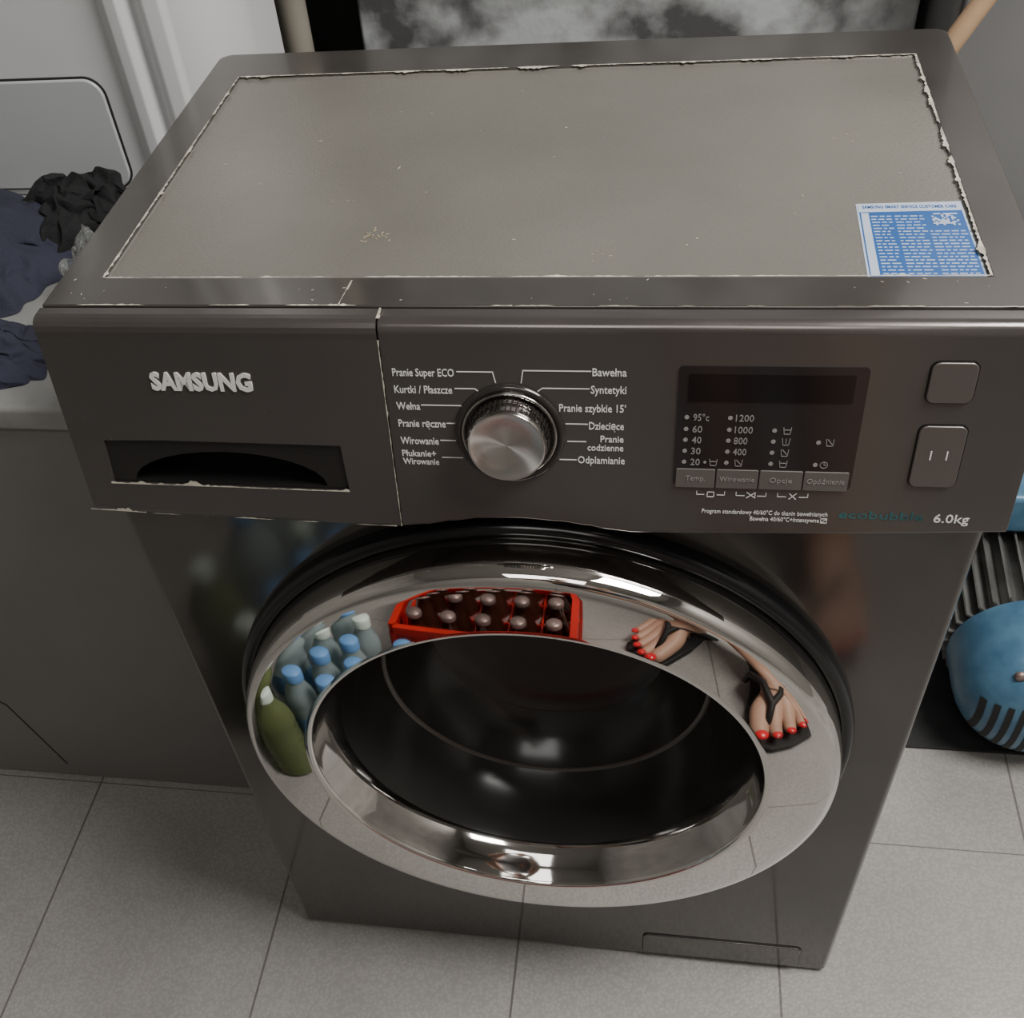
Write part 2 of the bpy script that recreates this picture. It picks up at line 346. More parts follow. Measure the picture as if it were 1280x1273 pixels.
lip.append(ribbon_me(PF(-.262,.706).translation,PF(-.083,.7022).translation,(0,.1532,.9882),n_,.0009,24,keep=.55,n=90,both=False))
lip.append(ribbon_me(PF(-.0797,.838).translation,PF(-.0797,.7025).translation,(1,0,0),n_,.0010,25,keep=.85,n=80))
lip.append(ribbon_me((-.0797,.011,.8494),(-.0797,.0005,.8490),(1,0,0),(0,0,1),.0011,26,keep=.9,n=20))
merge(lip,'edge_wear_highlight','chip',W)

T=[];G=[]
def lab(s,x0,x1,z,h=.0052,bold=.00006,lst=None):
    (T if lst is None else lst).append(text_mesh(s,x0,x1,h,PF(0,z,.0002),bold))
merge([text_mesh('SAMSUNG',-.2315,-.1640,.0118,PF(0,.8030,.0004),.0007,ext=.0004)],'logo_lettering','silver',W)
lab('Pranie Super ECO',-.073,-.035,.8145); lab('Kurtki / Płaszcze',-.073,-.037,.8030); lab('Wełna',-.073,-.058,.7915)
lab('Pranie ręczne',-.073,-.043,.7793); lab('Wirowanie',-.073,-.0485,.7668); lab('Płukanie+',-.073,-.051,.7578,.0046); lab('Wirowanie',-.073,-.0495,.7518,.0046)
lab('Bawełna',.048,.068,.8160); lab('Syntetyki',.047,.068,.8045); lab('Pranie szybkie 15’',.028,.068,.7920); lab('Dziecięce',.046,.067,.7800)
lab('Pranie',.053,.067,.7712,.0046); lab('codzienne',.045,.067,.7650,.0046); lab('Odplamianie',.039,.068,.7557)
LN=[[(-.033,.8178),(-.0115,.8178),(-.010,.811)],[(-.035,.8065),(-.023,.8065),(-.0205,.8045)],[(-.057,.7948),(-.0325,.7948)],[(-.042,.7823),(-.0355,.7823)],
    [(-.047,.770),(-.037,.770)],[(-.047,.7575),(-.034,.7575)],[(.047,.8190),(.0068,.8190),(.0055,.811)],[(.046,.8075),(.018,.8075),(.0155,.8055)],
    [(.045,.7835),(.032,.7835)],[(.044,.7712),(.033,.7712)],[(.038,.758),(.028,.758)]]
for l in LN: T+=stroke_me(l,.0006,PF)
prism('display_panel',rrect(-.053,-.0415,.053,.0415,.003),0,.0006,PF(.1510,.7825),'disp',W)
prism('display_window',rrect(-.0465,-.009,.0465,.009,.001),.0006,.0009,PF(.1505,.8095),'disp2',W)
DP=lambda u,z,w=0: PF(u,z,w+.0007)
def dlab(s,x0,x1,z,h=.0046): G.append(text_mesh(s,x0,x1,h,PF(0,z,.0009),.00003))
rows=[.7900,.7820,.7745,.7668,.7590]
dots=[]
def dot(u,z,r=.0014): dots.append(quad_me(PF(u,z,.0007),[(r*math.cos(a*.524),r*math.sin(a*.524)) for a in range(12)],0,.0002))
for z,s,x1 in zip(rows,('95℃','60','40','30','20'),(.117,.1135,.1135,.1135,.1135)):
    dlab(s.replace('℃','°c'),.1078,x1,z-.0022); dot(.1040,z)
for z,s,x1 in zip(rows,('1200','1000','800','400'),(.143,.143,.1405,.1405)): dlab(s,.1325,x1,z-.0022); dot(.1293,z)
dot(.1293,rows[4]); dot(.1165,rows[4],.0009)
def icon(u,z,k):
    s=.0022
    p=[(u-s,z+s),(u-s*.75,z-s),(u+s*.75,z-s),(u+s,z+s)]
    out=stroke_me(p,.0004,DP)
    if k==1: out+=stroke_me([(u-s,z+s*.3),(u+s,z+s*.3)],.0004,DP)
    if k==2: out+=stroke_me([(u,z+s*.9),(u,z-s*.3)],.0004,DP)
    if k==3: out+=stroke_me([(u-s*.6,z+s),(u+s*.9,z-s*.8)],.0004,DP)
    if k==4:
        c=[(u+s*math.cos(a*.628),z+s*math.sin(a*.628)) for a in range(11)]; out=stroke_me(c,.0004,DP)+stroke_me([(u,z+s*.7),(u,z),(u+s*.6,z)],.0004,DP)
    return out
for i,z in enumerate(rows[1:]): dot(.1555,z); G+=icon(.1628,z,(1,2,3,1)[i])
dot(.1815,rows[2]); G+=icon(.1880,rows[2],3); dot(.1815,rows[4]); G+=icon(.1865,rows[4],4); G+=icon(.1365,rows[4],3); G+=icon(.1215,rows[4],1)
merge(dots,'indicator_leds','grey',W)
for i,(a,b,s) in enumerate(((.0995,.1232,'Temp.'),(.1240,.1490,'Wirowanie'),(.1498,.1752,'Opcje'),(.1760,.2020,'Opóźnienie'))):
    prism('soft_key_%d'%i,rrect(a,-.0068,b,.0068,.0008,2),.0003,.0014,PF(0,.7475),'key',W,bevel=.0003)
    G.append(text_mesh(s,a+.004+(.002 if i in(0,2) else -.002),b-.004-(.002 if i in(0,2) else -.002),.0036,PF(0,.7460,.0016),0))
for a,b in ((.113,.130),(.137,.155),(.162,.180)):
    m_=(a+b)/2; T+=stroke_me([(a,.7375),(a,.7350),(m_-.004,.7350)],.0004,PF)+stroke_me([(m_+.004,.7350),(b,.7350),(b,.7375)],.0004,PF)
T+=stroke_me([(.1195,.7335),(.1235,.7335),(.1235,.7370),(.1195,.7370),(.1195,.7335)],.0005,PF)
T+=stroke_me([(.1435,.7335),(.1485,.7375),(.1485,.7335),(.1435,.7375)],.0005,PF)
T+=stroke_me([(.169,.7335),(.173,.7375)],.0005,PF)+stroke_me([(.173,.7335),(.169,.7375)],.0005,PF)
lab('Program standardowy 40/60°C do tkanin bawełnianych',.117,.1935,.7212,.0032,0); lab('Bawełna 40/60°C+Intensywne',.147,.189,.7165,.0032,0)
T+=stroke_me([(.190,.7163),(.1935,.7163),(.1935,.7195),(.190,.7195),(.190,.7163),(.1935,.7195)],.0004,PF)
lab('6.0kg',.2560,.2765,.7195,.0062,.00005)
merge([text_mesh('ecobubble',.200,.2500,.0058,PF(0,.7205,.0002),.0001)],'fascia_emblem','teal',W)
merge(T,'printed_labels','white',W); merge(G,'display_labels','grey',W)
for nm,u0,z0,u1,z1 in (('power_button',.2360,.8020,.2610,.8275),('start_button',.2365,.7455,.2630,.7875)):
    cu,cz=(u0+u1)/2,(z0+z1)/2; hw,hh=(u1-u0)/2,(z1-z0)/2
    prism(nm+'_gap',rrect(-hw-.0008,-hh-.0008,hw+.0008,hh+.0008,.0052),0,.0003,PF(cu,cz),'black',W)
    prism(nm,rrect(-hw,-hh,hw,hh,.0045),.0002,.0018,PF(cu,cz),'btn',W,bevel=.0007)
merge([quad_me(PF(u,.768,.0018),[(-.0004,-.003),(.0004,-.003),(.0004,.003),(-.0004,.003)],0,.0002) for u in (.2455,.2545)],'start_marks','white',W)
# dial
lathe('dial_bezel',[(.0345,0),(.0345,.0015),(.0335,.0028),(.0315,.0032),(.0300,.0022),(.0285,.0010),(.0,.0010)],PF(-.003,.776),'bezel',W,segs=96)
lathe('dial_ring',[(.0300,.0015),(.0295,.0034),(.0283,.0036),(.0275,.0012)],PF(-.003,.776),'knobside',W,segs=96)
prf=[(.0262,.0012),(.0260,.004),(.0248,.014),(.0244,.0160),(.0236,.0172)]
lathe('dial_knob_side',prf,PF(-.003,.776),'knobside',W,segs=96)
kn=lathe('dial_knob_face',[(.0236,.0172),(.0230,.0174),(.0224,.0170),(.012,.0158),(.0006,.0148),(0,.0148)],Matrix.Identity(4),'knob',None,segs=96)
kn.matrix_world=PF(-.003,.776); kn.parent=W; kn.matrix_parent_inverse=Matrix.Translation(W.location).inverted()
fl=[]
for i in range(48):
    a=2*math.pi*i/48
    q=[(.0264*math.cos(a+s),.0264*math.sin(a+s)) for s in(-.02,.02)]; q2=[(.0251*math.cos(a+s),.0251*math.sin(a+s)) for s in(-.02,.02)]
    MF=PF(-.003,.776); vs=[MF@Vector((q[0][0],q[0][1],.004)),MF@Vector((q[1][0],q[1][1],.004)),MF@Vector((q2[1][0],q2[1][1],.0138)),MF@Vector((q2[0][0],q2[0][1],.0138))]
    fl.append(mesh(vs,[(0,1,2,3)]))
merge(fl,'dial_grip_lines','bezel',W)

# door
DF=YF(-.002,0,.438); R0=.187; KD=5.0
dome=lambda r:.053-(r*r-R0*R0)/KD
prof=[(.2435,.004),(.2447,.012),(.2450,.020),(.2448,.029),(.2440,.0365),(.2424,.0425),(.2400,.0464),(.2370,.0484),(.2345,dome(.2345)-.0002)]
prof+=[(r,dome(r)) for r in (.231,.227,.223,.219,.215,.211,.206,.201,.196,.191,.1885)]+[(.1865,.0528),(.1850,.0518),(.1842,.0496)]
lathe('door_rim',prof,DF,'chrome',W,segs=256)
lathe('door_outer_ring',[(.2560,.0015),(.2560,.008),(.2545,.013),(.2510,.0155),(.2460,.0150),(.2435,.010)],DF,'blackgloss',W,segs=192)
lathe('door_inner_bevel',[(.1842,.0496),(.1832,.0478),(.1815,.0445),(.1775,.0390),(.1725,.0320),(.1690,.0250),(.1675,.0180)],DF,'chrome2',W,segs=192)
lathe('door_glass',[(.1675,.0180),(.1660,.0120),(.1640,.0),(.1600,-.018),(.1530,-.036),(.1465,-.048)],DF,'glass_dark',W,segs=192)
lathe('door_glass_step',[(.1465,-.048),(.1448,-.0500),(.1425,-.0503)],DF,'glass_ring',W,segs=192)
lathe('door_glass_bowl',[(.1425,-.0503),(.1350,-.066),(.1200,-.0840),(.1080,-.0920)],DF,'glass_dark',W,segs=192)
lathe('door_glass_center',[(.1080,-.0920),(.1060,-.0924),(.1045,-.0936),(.085,-.0985),(.06,-.1025),(.03,-.105),(0,-.106)],DF,'glass_bowl',W,segs=192)
lathe('door_gasket',[(.1995,-.002),(.197,.0005),(.19,-.004),(.178,-.02),(.17,-.03),(.165,-.12),(.10,-.16),(0,-.16)],DF,'gasket',W,segs=96)
prism('filter_flap_gap',rrect(.0965,.0125,.2650,.0575,.006),.0,.0006,YF(0,-.002,0),'seam',W)
prism('filter_flap',rrect(.0972,.0132,.2643,.0568,.005),.0,.0020,YF(0,-.002,0),'body',W,bevel=.0008)

# sticker
ST=ZF(0,0,.8480)
prism('sticker_border',[(.2035,.0450),(.2690,.0450),(.2680,.1317),(.2050,.1297)],0,.0001,ST,'pale',W)
prism('sticker',[(.2048,.0462),(.2677,.0462),(.2667,.1300),(.2063,.1282)],0,.0002,ST,'blue',W)
wl=[]; pl=[]
pl.append(quad_me(ST,[(.2058,.1190),(.2672,.1205),(.2673,.1303),(.2057,.1285)],.0002,.0003))
pl.append(quad_me(ST,[(.2055,.047),(.2105,.047),(.2115,.118),(.2070,.118)],.0002,.0003))
rnd=random.Random(11)
for r_ in range(19):
    y=.0485+r_*.0036
    for (a,b) in ((.2125,.2245),(.2265,.2435),(.2450,.2660)):
        if y>.098 and a>.24: continue
        x=a
        while x<b-.002:
            l=rnd.uniform(.0015,.005); l=min(l,b-x); wl.append(quad_me(ST,[(x,y),(x+l,y),(x+l,y+.0011),(x,y+.0011)],.0002,.0003)); x+=l+.0012
for i in range(11):
    for j in range(9):
        if rnd.random()<.55: wl.append(quad_me(ST,[(.2480+i*.0014,.1025+j*.0016),(.2494+i*.0014,.1025+j*.0016),(.2494+i*.0014,.1041+j*.0016),(.2480+i*.0014,.1041+j*.0016)],.0003,.0004))
merge(pl,'sticker_pale_areas','pale',W); merge(wl,'sticker_print','stxt',W)
merge([text_mesh('SAMSUNG SMART SERVICE CUSTOMER CARE',.2085,.2645,.0034,ZF(0,.1235,.84835),.0001)],'sticker_heading','blue',W)

# ------------------------------------------------------------ left cabinet + dryer
ZT=.642
C1=empty('storage_cabinet',(-.8,.5,0))
box('cabinet_body',(-1.3,.170,.0),(-.345,.74,ZT-.029),'cab',C1,bevel=.004)
box('cabinet_top',(-1.3,.164,ZT-.028),(-.345,.74,ZT),'cabtop',C1,bevel=.006)
tube('cabinet_dark_line',[(-.86,.1695,.35),(-.80,.1695,.26),(-.70,.1695,.16),(-.668,.1695,.03)],.0006,'seam',C1)  # thin dark line running diagonally down the cabinet front
A=empty('tumble_dryer',(-.7,.65,ZT))
pr=[(-1.15,.552),(-.482,.552),(-.476,.545),(-.468,.539),(-.455,.538),(-.450,.545),(-.447,.553),(-.440,.553),(-.437,.545),(-.428,.541),(-.412,.543),(-.408,.551),(-.402,.553),(-.385,.562),(-.368,.582),(-.357,.61),(-.355,.64),(-.355,.72),(-1.15,.72)]
prism('dryer_body',pr,ZT+.0005,1.45,ZF(0,0,0),'whiteapp',A,bevel=.002)
prism('service_flap_gap',rrect(-.905,.650,-.502,.775,.022,8),0,.0015,YF(0,.552,0),'seam',A)
prism('service_flap',rrect(-.903,.652,-.504,.773,.020,8),0,.005,YF(0,.552,0),'flap',A,bevel=.002)
lathe('dryer_door',[(.0,.02),(.12,.025),(.16,.03),(.175,.02),(.178,0)],YF(-.78,.552,1.05),'gasket',A,segs=64)
lathe('dryer_door_ring',[(.176,.0),(.180,.022),(.195,.028),(.21,.018),(.213,0)],YF(-.78,.552,1.05),'whiteapp',A,segs=64)
box('dryer_controls',(-1.1,.546,1.32),(-.5,.556,1.42),'sheet',A,bevel=.003)

def cloth(name,cx,cy,z0,rx,ry,h,seed,mt,par,spk=1.,solid=0):
    n=56; vs=[];fs=[]
    for j in range(n+1):
        for i in range(n+1):
            u=i/n*2-1; v=j/n*2-1
            x=u*math.sqrt(1-v*v/2); y=v*math.sqrt(1-u*u/2); r=math.sqrt(x*x+y*y)
            a=math.atan2(y,x); k=1+.22*noise.noise(Vector((math.cos(a)*1.6,math.sin(a)*1.6,seed)))
            hh=h*max(0,1-r**3)
            p=Vector((x*2.4+seed,y*2.4,seed*.3))
            w=noise.noise(p)*.5+(1-abs(noise.noise(p*1.5+Vector((noise.noise(p)*1.5,0,0)))*2))*.35*spk+.10*spk*noise.noise(p*4)
            z=z0+.001+max(0.0,hh*(.75+.6*w))+(.008*abs(noise.noise(p*3)) if r<.98 else 0)
            fx=.012*noise.noise(p*2.7+Vector((9,0,0)))
            vs.append((cx+x*rx*k+fx,cy+y*ry*k+.012*noise.noise(p*2.7+Vector((0,7,0))),z))
    for j in range(n):
        for i in range(n):
            a=j*(n+1)+i; fs.append((a,a+1,a+n+2,a+n+1))
    return finish(mesh(vs,fs,name),name,mt,par,smooth=True,sub=1)
CL=empty('clothes_pile',(-.60,.4,ZT))
cloth('navy_garment',-.650,.395,ZT,.140,.125,.070,2.1,'navy',CL)
cloth('black_garment',-.530,.462,ZT,.080,.070,.062,5.7,'blackcloth',CL)
cloth('navy_sleeve',-.570,.235,ZT,.105,.056,.030,8.3,'navy',CL)
cloth('plastic_bag',-.448,.335,ZT,.050,.060,.062,12.4,'glass',None,spk=1.6)

# ------------------------------------------------------------ rear items
prism('concrete_column',[(-.335,.985),(.40,.985),(.40,1.148),(-.335,1.148)],0,2.49,ZF(0,0,0),'conc',None,bevel=.006)
PP=empty('drain_pipe',(-.362,.8,0))
lathe('pipe_tube',[(0,.0),(.020,.0),(.020,2.4),(0,2.4)],ZF(-.366,.80,.001),'pipe',PP,segs=32)
lathe('pipe_collar',[(.020,.0),(.026,.004),(.026,.05),(.020,.054)],ZF(-.366,.80,1.0),'pipe',PP,segs=32)
lathe('pipe_flange',[(.020,.02),(.03,.016),(.034,.0)],ZF(-.366,.80,.002),'pipe',PP,segs=32)
MC=empty('metal_cabinet',(.8,.95,0))
box('metal_cabinet_body',(.412,.86,.0),(1.25,1.145,1.9),'sheet',MC,bevel=.006)
box('metal_cabinet_door',(.420,.848,.03),(.828,.859,1.87),'sheet',MC,bevel=.004)
box('metal_cabinet_door_2',(.834,.848,.03),(1.242,.859,1.87),'sheet',MC,bevel=.004)
tube('metal_cabinet_handle',[(.79,.847,.95),(.79,.825,.96),(.79,.825,1.09),(.79,.847,1.10)],.005,'knobside',MC)
BR=empty('broom',(.1,.5,0))
a=Vector((-.055,.49,.06)); d=Vector((.408,.11,.694)).normalized()
tube('broom_handle',[a+d*t for t in (0,.3,.6,.9,1.2,1.5)],.0105,'wood',BR)
box('broom_head',(-.17,.455,.0),(.05,.505,.075),'mblue',BR,bevel=.008)

# ------------------------------------------------------------ electric motor
MO=empty('electric_motor',(.56,.45,0))
ax=Vector((.06,1,-.0)).normalized(); fr=-ax
cM=Vector((.553,.312,.105))
MF=frame(cM,(Vector((1,.0,0))-ax*Vector((1,0,0)).dot(ax)).normalized(),Vector((0,0,1)),fr)
tb=[(0,.046),(.02,.0455),(.04,.043),(.055,.038),(.067,.031),(.076,.0225),(.083,.013),(.088,.002),(.092,-.012)]
lathe('fan_cover',tb+[(.094,-.03),(.095,-.075)],MF,'mblue',MO,segs=96)
sl=[]
def wz(x,y):
    r=math.hypot(x,y)
    for (r0,w0),(r1,w1) in zip(tb[:-1],tb[1:]):
        if r<=r1: return w0+(w1-w0)*(r-r0)/(r1-r0)
    return tb[-1][1]
for i in range(11):
    x=-.070+i*.0140; yl=.036-.012*abs(i-5)/5; yh=-math.sqrt(max(0,.088**2-x*x))
    if yh>yl-.008: continue
    n=14; vs=[];fs=[]
    for k in range(n+1):
        y=yl+(yh-yl)*k/n
        for dx in(-.0034,.0034): vs.append(MF@Vector((x+dx,y,wz(x+dx,y)+.0012)))
    for k in range(n): fs.append((2*k,2*k+1,2*k+3,2*k+2))
    sl.append(mesh(vs,fs))
merge(sl,'vent_slots','seam',MO)
for i,(bx,by) in enumerate(((-.040,.066),(.045,.062))):
    lathe('cover_bolt_%d'%i,[(0,.006),(.005,.006),(.007,.002),(.007,0)],MF@Matrix.Translation((bx,by,wz(bx,by)-.001)),'cap',MO,segs=12)
lathe('motor_core',[(.0,-.075),(.080,-.075),(.080,-.235),(0,-.235)],MF,'fin',MO,segs=64)
fn=[]
for i in range(34):
    Rz=Matrix.Rotation(2*math.pi*i/34,4,'Z'); fn.append(quad_me(MF@Rz,[(.078,-.0018),(.100,-.0012),(.100,.0012),(.078,.0018)],-.078,-.230))
merge(fn,'cooling_fins','fin',MO)
lathe('end_bell',[(.0,-.31),(.04,-.305),(.075,-.285),(.096,-.26),(.099,-.233),(.0,-.232)],MF,'mblue',MO,segs=64)
box('terminal_box',(.50,.490,.204),(.60,.575,.265),'mblue',MO,bevel=.008)
box('motor_foot',(.495,.39,.0045),(.625,.55,.035),'mblue',MO,bevel=.004)
box('dark_floor_sheet',(.42,.302,.0),(1.05,.83,.004),'darksheet',None,bevel=.0015)  # thin dark sheet laid over the floor under the motor

# ------------------------------------------------------------ crate with bottles
CR=empty('beer_crate',(-.14,-.65,0))
cx0,cx1,cy0,cy1,ch=-.283,.005,-.790,-.540,.175
LX,LY=cx1-cx0,cy1-cy0
def wallp(M4,L_,H_):
    th=.006; hw=.050; ob=[]
    def q(a,b,c,d_): ob.append(quad_me(M4,[(a,b),(c,b),(c,d_),(a,d_)],0,th))
    q(-L_/2,0,L_/2,H_-.055); q(-L_/2,H_-.055,-hw,H_-.018); q(hw,H_-.055,L_/2,H_-.018)
    ob.append(quad_me(M4,[(-L_/2,H_-.018),(L_/2,H_-.018),(L_/2,H_),(-L_/2,H_)],-.003,th+.003))
    ob.append(quad_me(M4,[(-L_/2,.0),(L_/2,.0),(L_/2,.015),(-L_/2,.015)],-.003,th+.003))
    for i in range(5):
        x=-L_/2+L_*i/4; top=H_-.06 if abs(x)<hw else H_-.018
        ob.append(quad_me(M4,[(x-.004,.015),(x+.004,.015),(x+.004,top),(x-.004,top)],-.002,th+.003))
    return ob
obs=[]
xm,ym=(cx0+cx1)/2,(cy0+cy1)/2
obs+=wallp(frame((xm,cy1,.001),Xv,Vector((0,0,1)),Vector((0,1,0))),LX,ch)
obs+=wallp(frame((xm,cy0,.001),Xv,Vector((0,0,1)),Vector((0,-1,0))),LX,ch)
obs+=wallp(frame((cx0,ym,.001),Vector((0,1,0)),Vector((0,0,1)),Vector((-1,0,0))),LY,ch)
obs+=wallp(frame((cx1,ym,.001),Vector((0,1,0)),Vector((0,0,1)),Vector((1,0,0))),LY,ch)
obs.append(quad_me(ZF(0,0,.001),[(cx0,cy0),(cx1,cy0),(cx1,cy1),(cx0,cy1)],0,.008))
for i in range(1,5): x=cx0+LX*i/5; obs.append(quad_me(frame((x,ym,.01),Vector((0,1,0)),Vector((0,0,1)),Xv),[(-LY/2,0),(LY/2,0),(LY/2,.09),(-LY/2,.09)],-.0015,.0015))
for i in range(1,4): y=cy0+LY*i/4; obs.append(quad_me(frame((xm,y,.01),Xv,Vector((0,0,1)),Vector((0,1,0))),[(-LX/2,0),(LX/2,0),(LX/2,.09),(-LX/2,.09)],-.0015,.0015))
merge(obs,'crate_shell','red',CR)
bp_=[(0,.0),(.024,.0),(.0255,.004),(.0255,.095),(.0235,.112),(.016,.132),(.0125,.150),(.0115,.166),(.0125,.168),(.0125,.176),(0,.176)]
bot0=lathe('beer_bottle_tmp',bp_,Matrix.Identity(4),'bottle',None,segs=24); cap0=lathe('captmp',[(.0135,.169),(.0135,.177),(.011,.180),(0,.180)],Matrix.Identity(4),'cap',None,segs=16)
lb0=lathe('lbtmp',[(.0258,.045),(.0258,.09)],Matrix.Identity(4),'blabel',None,segs=24)
def inst(src,name,mt,par,locs):
    bm=bmesh.new()
    for l in locs:
        t=src.data.copy(); t.transform(Matrix.Translation(l)); bm.from_mesh(t); D.meshes.remove(t)
    me=D.meshes.new(name); bm.to_mesh(me); bm.free(); me.materials.clear(); return finish(me,name,mt,par,smooth=True)
locs=[Vector((cx0+LX*(i+.5)/5,cy0+LY*(j+.5)/4,.0105)) for i in range(5) for j in range(4)]
inst(bot0,'beer_bottles','bottle',CR,locs); inst(cap0,'beer_caps','cap',CR,locs); inst(lb0,'beer_labels','blabel',CR,locs)
for o in (bot0,cap0,lb0): D.objects.remove(o)
def pet(name,x,y,h,r,mt,capm,lab=None):
    P=empty(name,(x,y,0)); k=h/.32; F_=ZF(x,y,.0005)
    pf=[(0,.004),(r*.6,.0),(r*.92,.003),(r,.015)]
    z=.02
    for i in range(7): pf+=[(r,z),(r*.955,z+.012),(r,z+.024)]; z+=.026
    pf=[(a,b*k) for a,b in pf]
    pf+=[(r,.215*k),(r*.9,.24*k),(r*.6,.27*k),(.0135,.288*k),(.0125,.295*k),(.0125,h-.012),(0,h-.012)]
    lathe('bottle_body',pf,F_,mt,P,segs=32)
    lathe('bottle_cap',[(.0150,h-.020),(.0150,h-.002),(.0135,h),(0,h)],F_,capm,P,segs=20)
    if lab: lathe('bottle_wrap',[(r*1.01,.085*k),(r*1.01,.15*k)],F_,lab,P,segs=32)
bl=[(-.405,-.285,.215,.032,'petgreen','capwhite',None),(-.388,-.355,.20,.024,'pet','petcap','label'),(-.333,-.350,.20,.024,'pet','petcap',None),
    (-.306,-.402,.20,.024,'pet','petcap',None),(-.364,-.412,.20,.024,'pet','petcap','label'),(-.330,-.456,.20,.024,'pet','petcap',None),(-.385,-.475,.20,.024,'pet','capwhite',None),
    (-.330,-.520,.20,.024,'pet','capwhite',None),(-.250,-.475,.19,.024,'pet','petcap','label'),(-.442,-.430,.27,.038,'pet','petcap','label'),(-.468,-.335,.26,.038,'petgreen','capwhite',None),(-.45,-.53,.24,.034,'pet','capwhite',None),(-.38,-.56,.22,.028,'pet','petcap',None)]
for b in bl: pet('plastic_bottle',*b)

# ------------------------------------------------------------ person
PE=empty('person',(.2,-.9,0))
def skin(name,V_,E,R_,root,mt,sub=2):
    me=D.meshes.new(name); me.from_pydata([tuple(v) for v in V_],E,[]); me.update()
    o=finish(me,name,mt,PE)
    m=o.modifiers.new('skin','SKIN'); m.use_smooth_shade=True
    for i,s in enumerate(me.skin_vertices[0].data):
        r=R_[i]; s.radius=(r,r) if not isinstance(r,tuple) else r; s.use_root=(i==root)
    s=o.modifiers.new('s','SUBSURF'); s.levels=sub; s.render_levels=sub
    return o
V_=[];E=[];R_=[]
def add(v,r,p=None):
    V_.append(Vector(v)); R_.append(r)
    if p is not None: E.append((p,len(V_)-1))
    return len(V_)-1
pel=add((.20,-.93,.95),.13); sp1=add((.19,-.94,1.10),.115,pel); ches=add((.17,-.93,1.30),.13,sp1); nk=add((.155,-.92,1.45),.055,ches); hd=add((.15,-.90,1.52),.05,nk)
feet=[]
def leg(hip,knee,ankle,toe):
    h=add(hip,.085,pel); mt_=add(Vector(hip).lerp(Vector(knee),.5),.072,h); k=add(knee,.055,mt_); cf=add(Vector(knee).lerp(Vector(ankle),.35)+Vector((0,-.012,0)),.056,k)
    an=add(Vector(ankle),.036,cf)
    d=(Vector(toe)-Vector(ankle)); d.z=0; d.normalize(); s=Vector((d.y,-d.x,0))
    A0=Vector(ankle); hl=add(Vector((A0.x,A0.y,.050))-d*.025,.033,an); md=add(Vector((A0.x,A0.y,.055))+d*.06,.036,an)
    feet.append((A0,d,s,md)); return md
leg((.29,-.93,.90),(.325,-.80,.50),(.340,-.620,.100),(.325,-.40,0))
leg((.11,-.94,.90),(.165,-.90,.50),(.262,-.800,.100),(.110,-.665,0))
TOES=((-.036,.198,.0160),(-.012,.196,.0112),(.010,.186,.0107),(.029,.173,.0103),(.046,.157,.0100))
for fi,(A0,d,s,md) in enumerate(feet):
    for j,(off,l,r) in enumerate(TOES):
        side=s*off*(1 if fi==0 else -1)
        b=add(Vector((A0.x,A0.y,.038))+d*(l-.068)+side*.85,.0190,md)
        t=add(Vector((A0.x,A0.y,.032))+d*(l-.024)+side,r,b); t2=add(Vector((A0.x,A0.y,.0295))+d*l+side,r*.95,t)
def arm(sh,el,wr,hs):
    a=add(sh,.05,ches); b=add(Vector(sh).lerp(Vector(el),.5),.042,a); c=add(el,.036,b); e=add(Vector(el).lerp(Vector(wr),.35),.036,c); w=add(wr,.024,e)
    d=(Vector(wr)-Vector(el)).normalized(); up_=Vector((0,0,1)); sd=d.cross(up_).normalized(); pm=add(Vector(wr)+d*.045,(.030),w)
    upn=sd.cross(d).normalized()
    for k,(o_,l) in enumerate(((-.027,.062),(-.009,.072),(.009,.068),(.026,.055))):
        b0=Vector(wr)+d*.085+upn*o_; i0=add(b0,.0098,pm); i1=add(b0+d*l*.5+sd*hs*.008,.0088,i0); i2=add(b0+d*l*.8+sd*hs*.030,.008,i1)
    t0=add(Vector(wr)+d*.035+upn*.035+sd*hs*.01,.012,pm); t1=add(Vector(wr)+d*.065+upn*.055+sd*hs*.02,.010,t0)
arm((.34,-.93,1.38),(.36,-.84,1.12),(.22,-.66,1.13),-1); arm((.0,-.93,1.38),(-.05,-.84,1.12),(.0,-.66,1.13),1)
skin('body',V_,E,R_,pel,'skin')
V2=[(.20,-.93,1.0),(.20,-.93,.90),(.29,-.93,.86),(.308,-.865,.66),(.11,-.94,.86),(.138,-.920,.66)]
skin('shorts',V2,[(0,1),(1,2),(2,3),(1,4),(4,5)],[.145,.145,.105,.10,.105,.10],0,'shorts')
V3=[(.20,-.93,.97),(.19,-.94,1.10),(.17,-.93,1.30),(.16,-.925,1.40),(.33,-.93,1.385),(.352,-.87,1.24),(.01,-.93,1.385),(-.027,-.87,1.24)]
skin('t_shirt',V3,[(0,1),(1,2),(2,3),(2,4),(4,5),(2,6),(6,7)],[.15,.135,.15,.075,.068,.058,.068,.058],0,'shirt')
def ell(name,c,r,mt,rot=None,seg=24):
    bm=bmesh.new(); bmesh.ops.create_uvsphere(bm,u_segments=seg,v_segments=seg//2,radius=1)
    m4=Matrix.Translation(c)@(rot or Matrix.Identity(4))@Matrix.Diagonal((*r,1)); bmesh.ops.transform(bm,matrix=m4,verts=bm.verts)
    me=D.meshes.new(name); bm.to_mesh(me); bm.free(); return finish(me,name,mt,PE,smooth=True)
Hc=Vector((.15,-.87,1.61)); Rt=Matrix.Rotation(math.radians(-25),4,'X')
def hp(x,y,z): return Hc+(Rt@Vector((x,y,z)))
me=ell('head',Hc,(.074,.092,.112),'skin',Rt,32)
for v in me.data.vertices:
    l=Rt.inverted()@(v.co-Hc)
    if l.z<0: l.x*=1-.28*(-l.z/.112)**1.3; l.y+= .010*(-l.z/.112)
    v.co=Hc+Rt@l
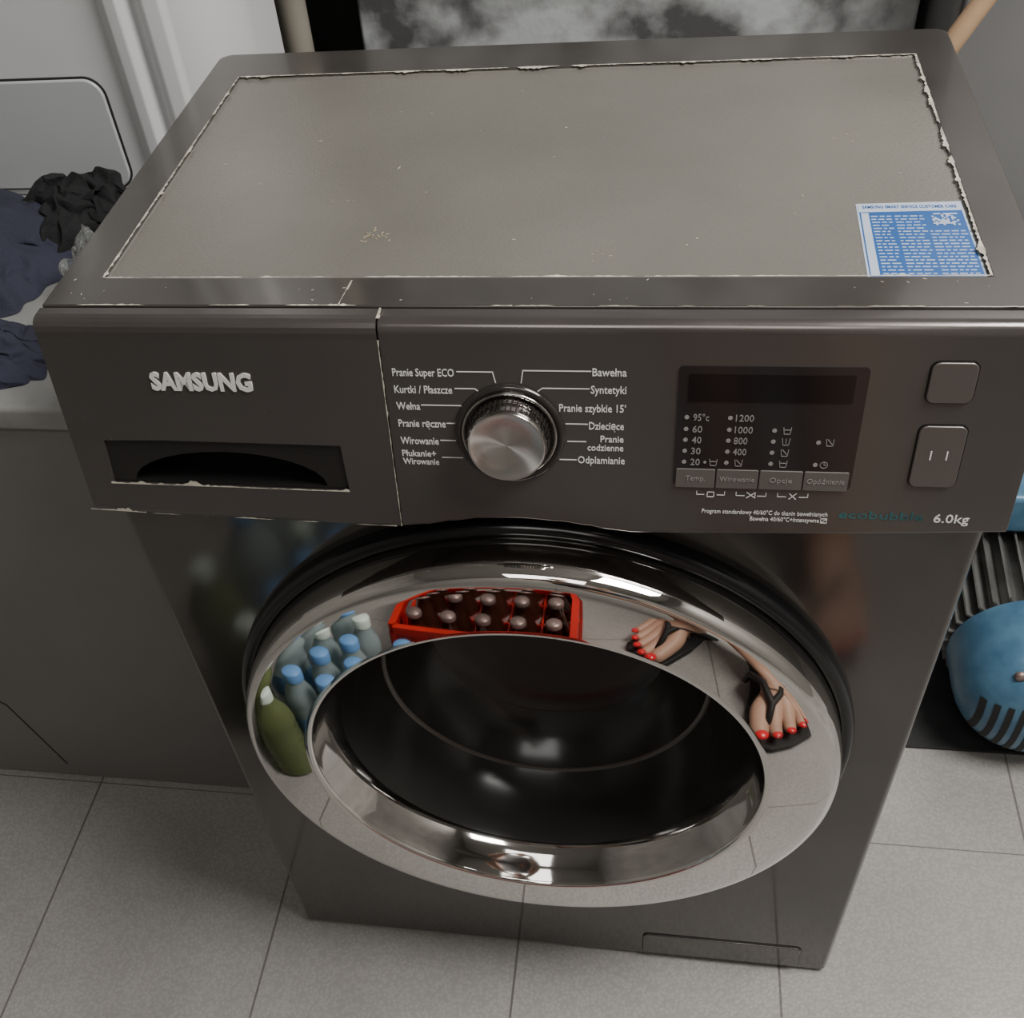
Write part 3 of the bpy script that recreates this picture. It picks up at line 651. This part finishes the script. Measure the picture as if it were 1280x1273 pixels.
ell('hair',hp(0,-.016,.018),(.082,.094,.108),'hair',Rt); ell('hair_bun',hp(0,-.11,.02),(.035,.035,.035),'hair',Rt)
tube('nose',[hp(0,.086,.018),hp(0,.099,-.008),hp(0,.107,-.022),hp(0,.09,-.03)],.009,'skin',PE,radii=[.6,.8,1.2,.8])
for s in(-1,1):
    ell('eye',hp(s*.029,.078,.004),(.012,.010,.008),'eye',Rt,16); ell('iris',hp(s*.029,.087,.003),(.005,.003,.005),'black',Rt,12)
    tube('eyebrow',[hp(s*.015,.088,.026),hp(s*.03,.086,.031),hp(s*.044,.074,.026)],.0025,'hair',PE); ell('ear',hp(s*.074,-.005,-.01),(.008,.018,.028),'skin',Rt,16)
ell('mouth',hp(0,.085,-.052),(.023,.007,.007),'lips',Rt,16)
for fi,(A0,d,s,md) in enumerate(feet):
    s2=s*(1 if fi==0 else -1); z0=.001
    out=[(-.060,0),(-.054,-.022),(-.02,-.032),(.05,-.036),(.11,-.049),(.17,-.050),(.206,-.040),(.217,-.020),(.207,.012),(.182,.045),(.13,.052),(.05,.037),(-.02,.032),(-.054,.022)]
    F_=frame((A0.x,A0.y,z0),d,s2,Vector((0,0,1)))
    prism('flip_flop_sole',out,0,.013,F_,'sole',PE,bevel=.003)
    g=lambda a,b,z: Vector((A0.x,A0.y,z))+d*a+s2*b
    tube('flip_flop_strap',[g(.035,-.044,.016),g(.055,-.042,.055),g(.095,-.028,.074),g(.142,-.016,.062),g(.170,-.024,.040),g(.170,-.024,.012)],.006,'sole',PE)
    tube('flip_flop_strap',[g(.035,.044,.016),g(.055,.042,.055),g(.095,.016,.074),g(.142,-.016,.062)],.006,'sole',PE)
    for (off,l,r) in TOES:
        ell('toenail',g(l+.003,off,.0295+r*.74),(r*.70,r*.70,r*.38),'nail',None,12)

# ------------------------------------------------------------ lights
def area(name,loc,target,size,power,col=(1,.97,.93)):
    l=D.lights.new(name,'AREA'); l.size=size; l.energy=power; l.color=col; o=D.objects.new(name,l); COL.objects.link(o); o.location=loc
    o.rotation_euler=(Vector(target)-Vector(loc)).to_track_quat('-Z','Y').to_euler(); return o
area('ceiling_lamp',(1.10,-.20,2.40),(.6,-.1,0),.8,72)
area('front_fill_light',(.1,-1.5,2.42),(.1,-1.3,0),1.0,15)  # added fill light, brightens the side of things facing the camera
w=D.worlds.new('world'); SC.world=w; w.use_nodes=True; w.node_tree.nodes['Background'].inputs[0].default_value=(.6,.62,.65,1); w.node_tree.nodes['Background'].inputs[1].default_value=.3

cam=D.cameras.new('camera'); co=D.objects.new('camera',cam); COL.objects.link(co); SC.camera=co
co.location=(.08295,-.52263,1.20428); co.rotation_euler=(.76183,.08978,.13973)
cam.sensor_width=36; cam.lens=1340.54/1280*36; cam.shift_x=.0401; cam.shift_y=.0475; cam.clip_start=.02
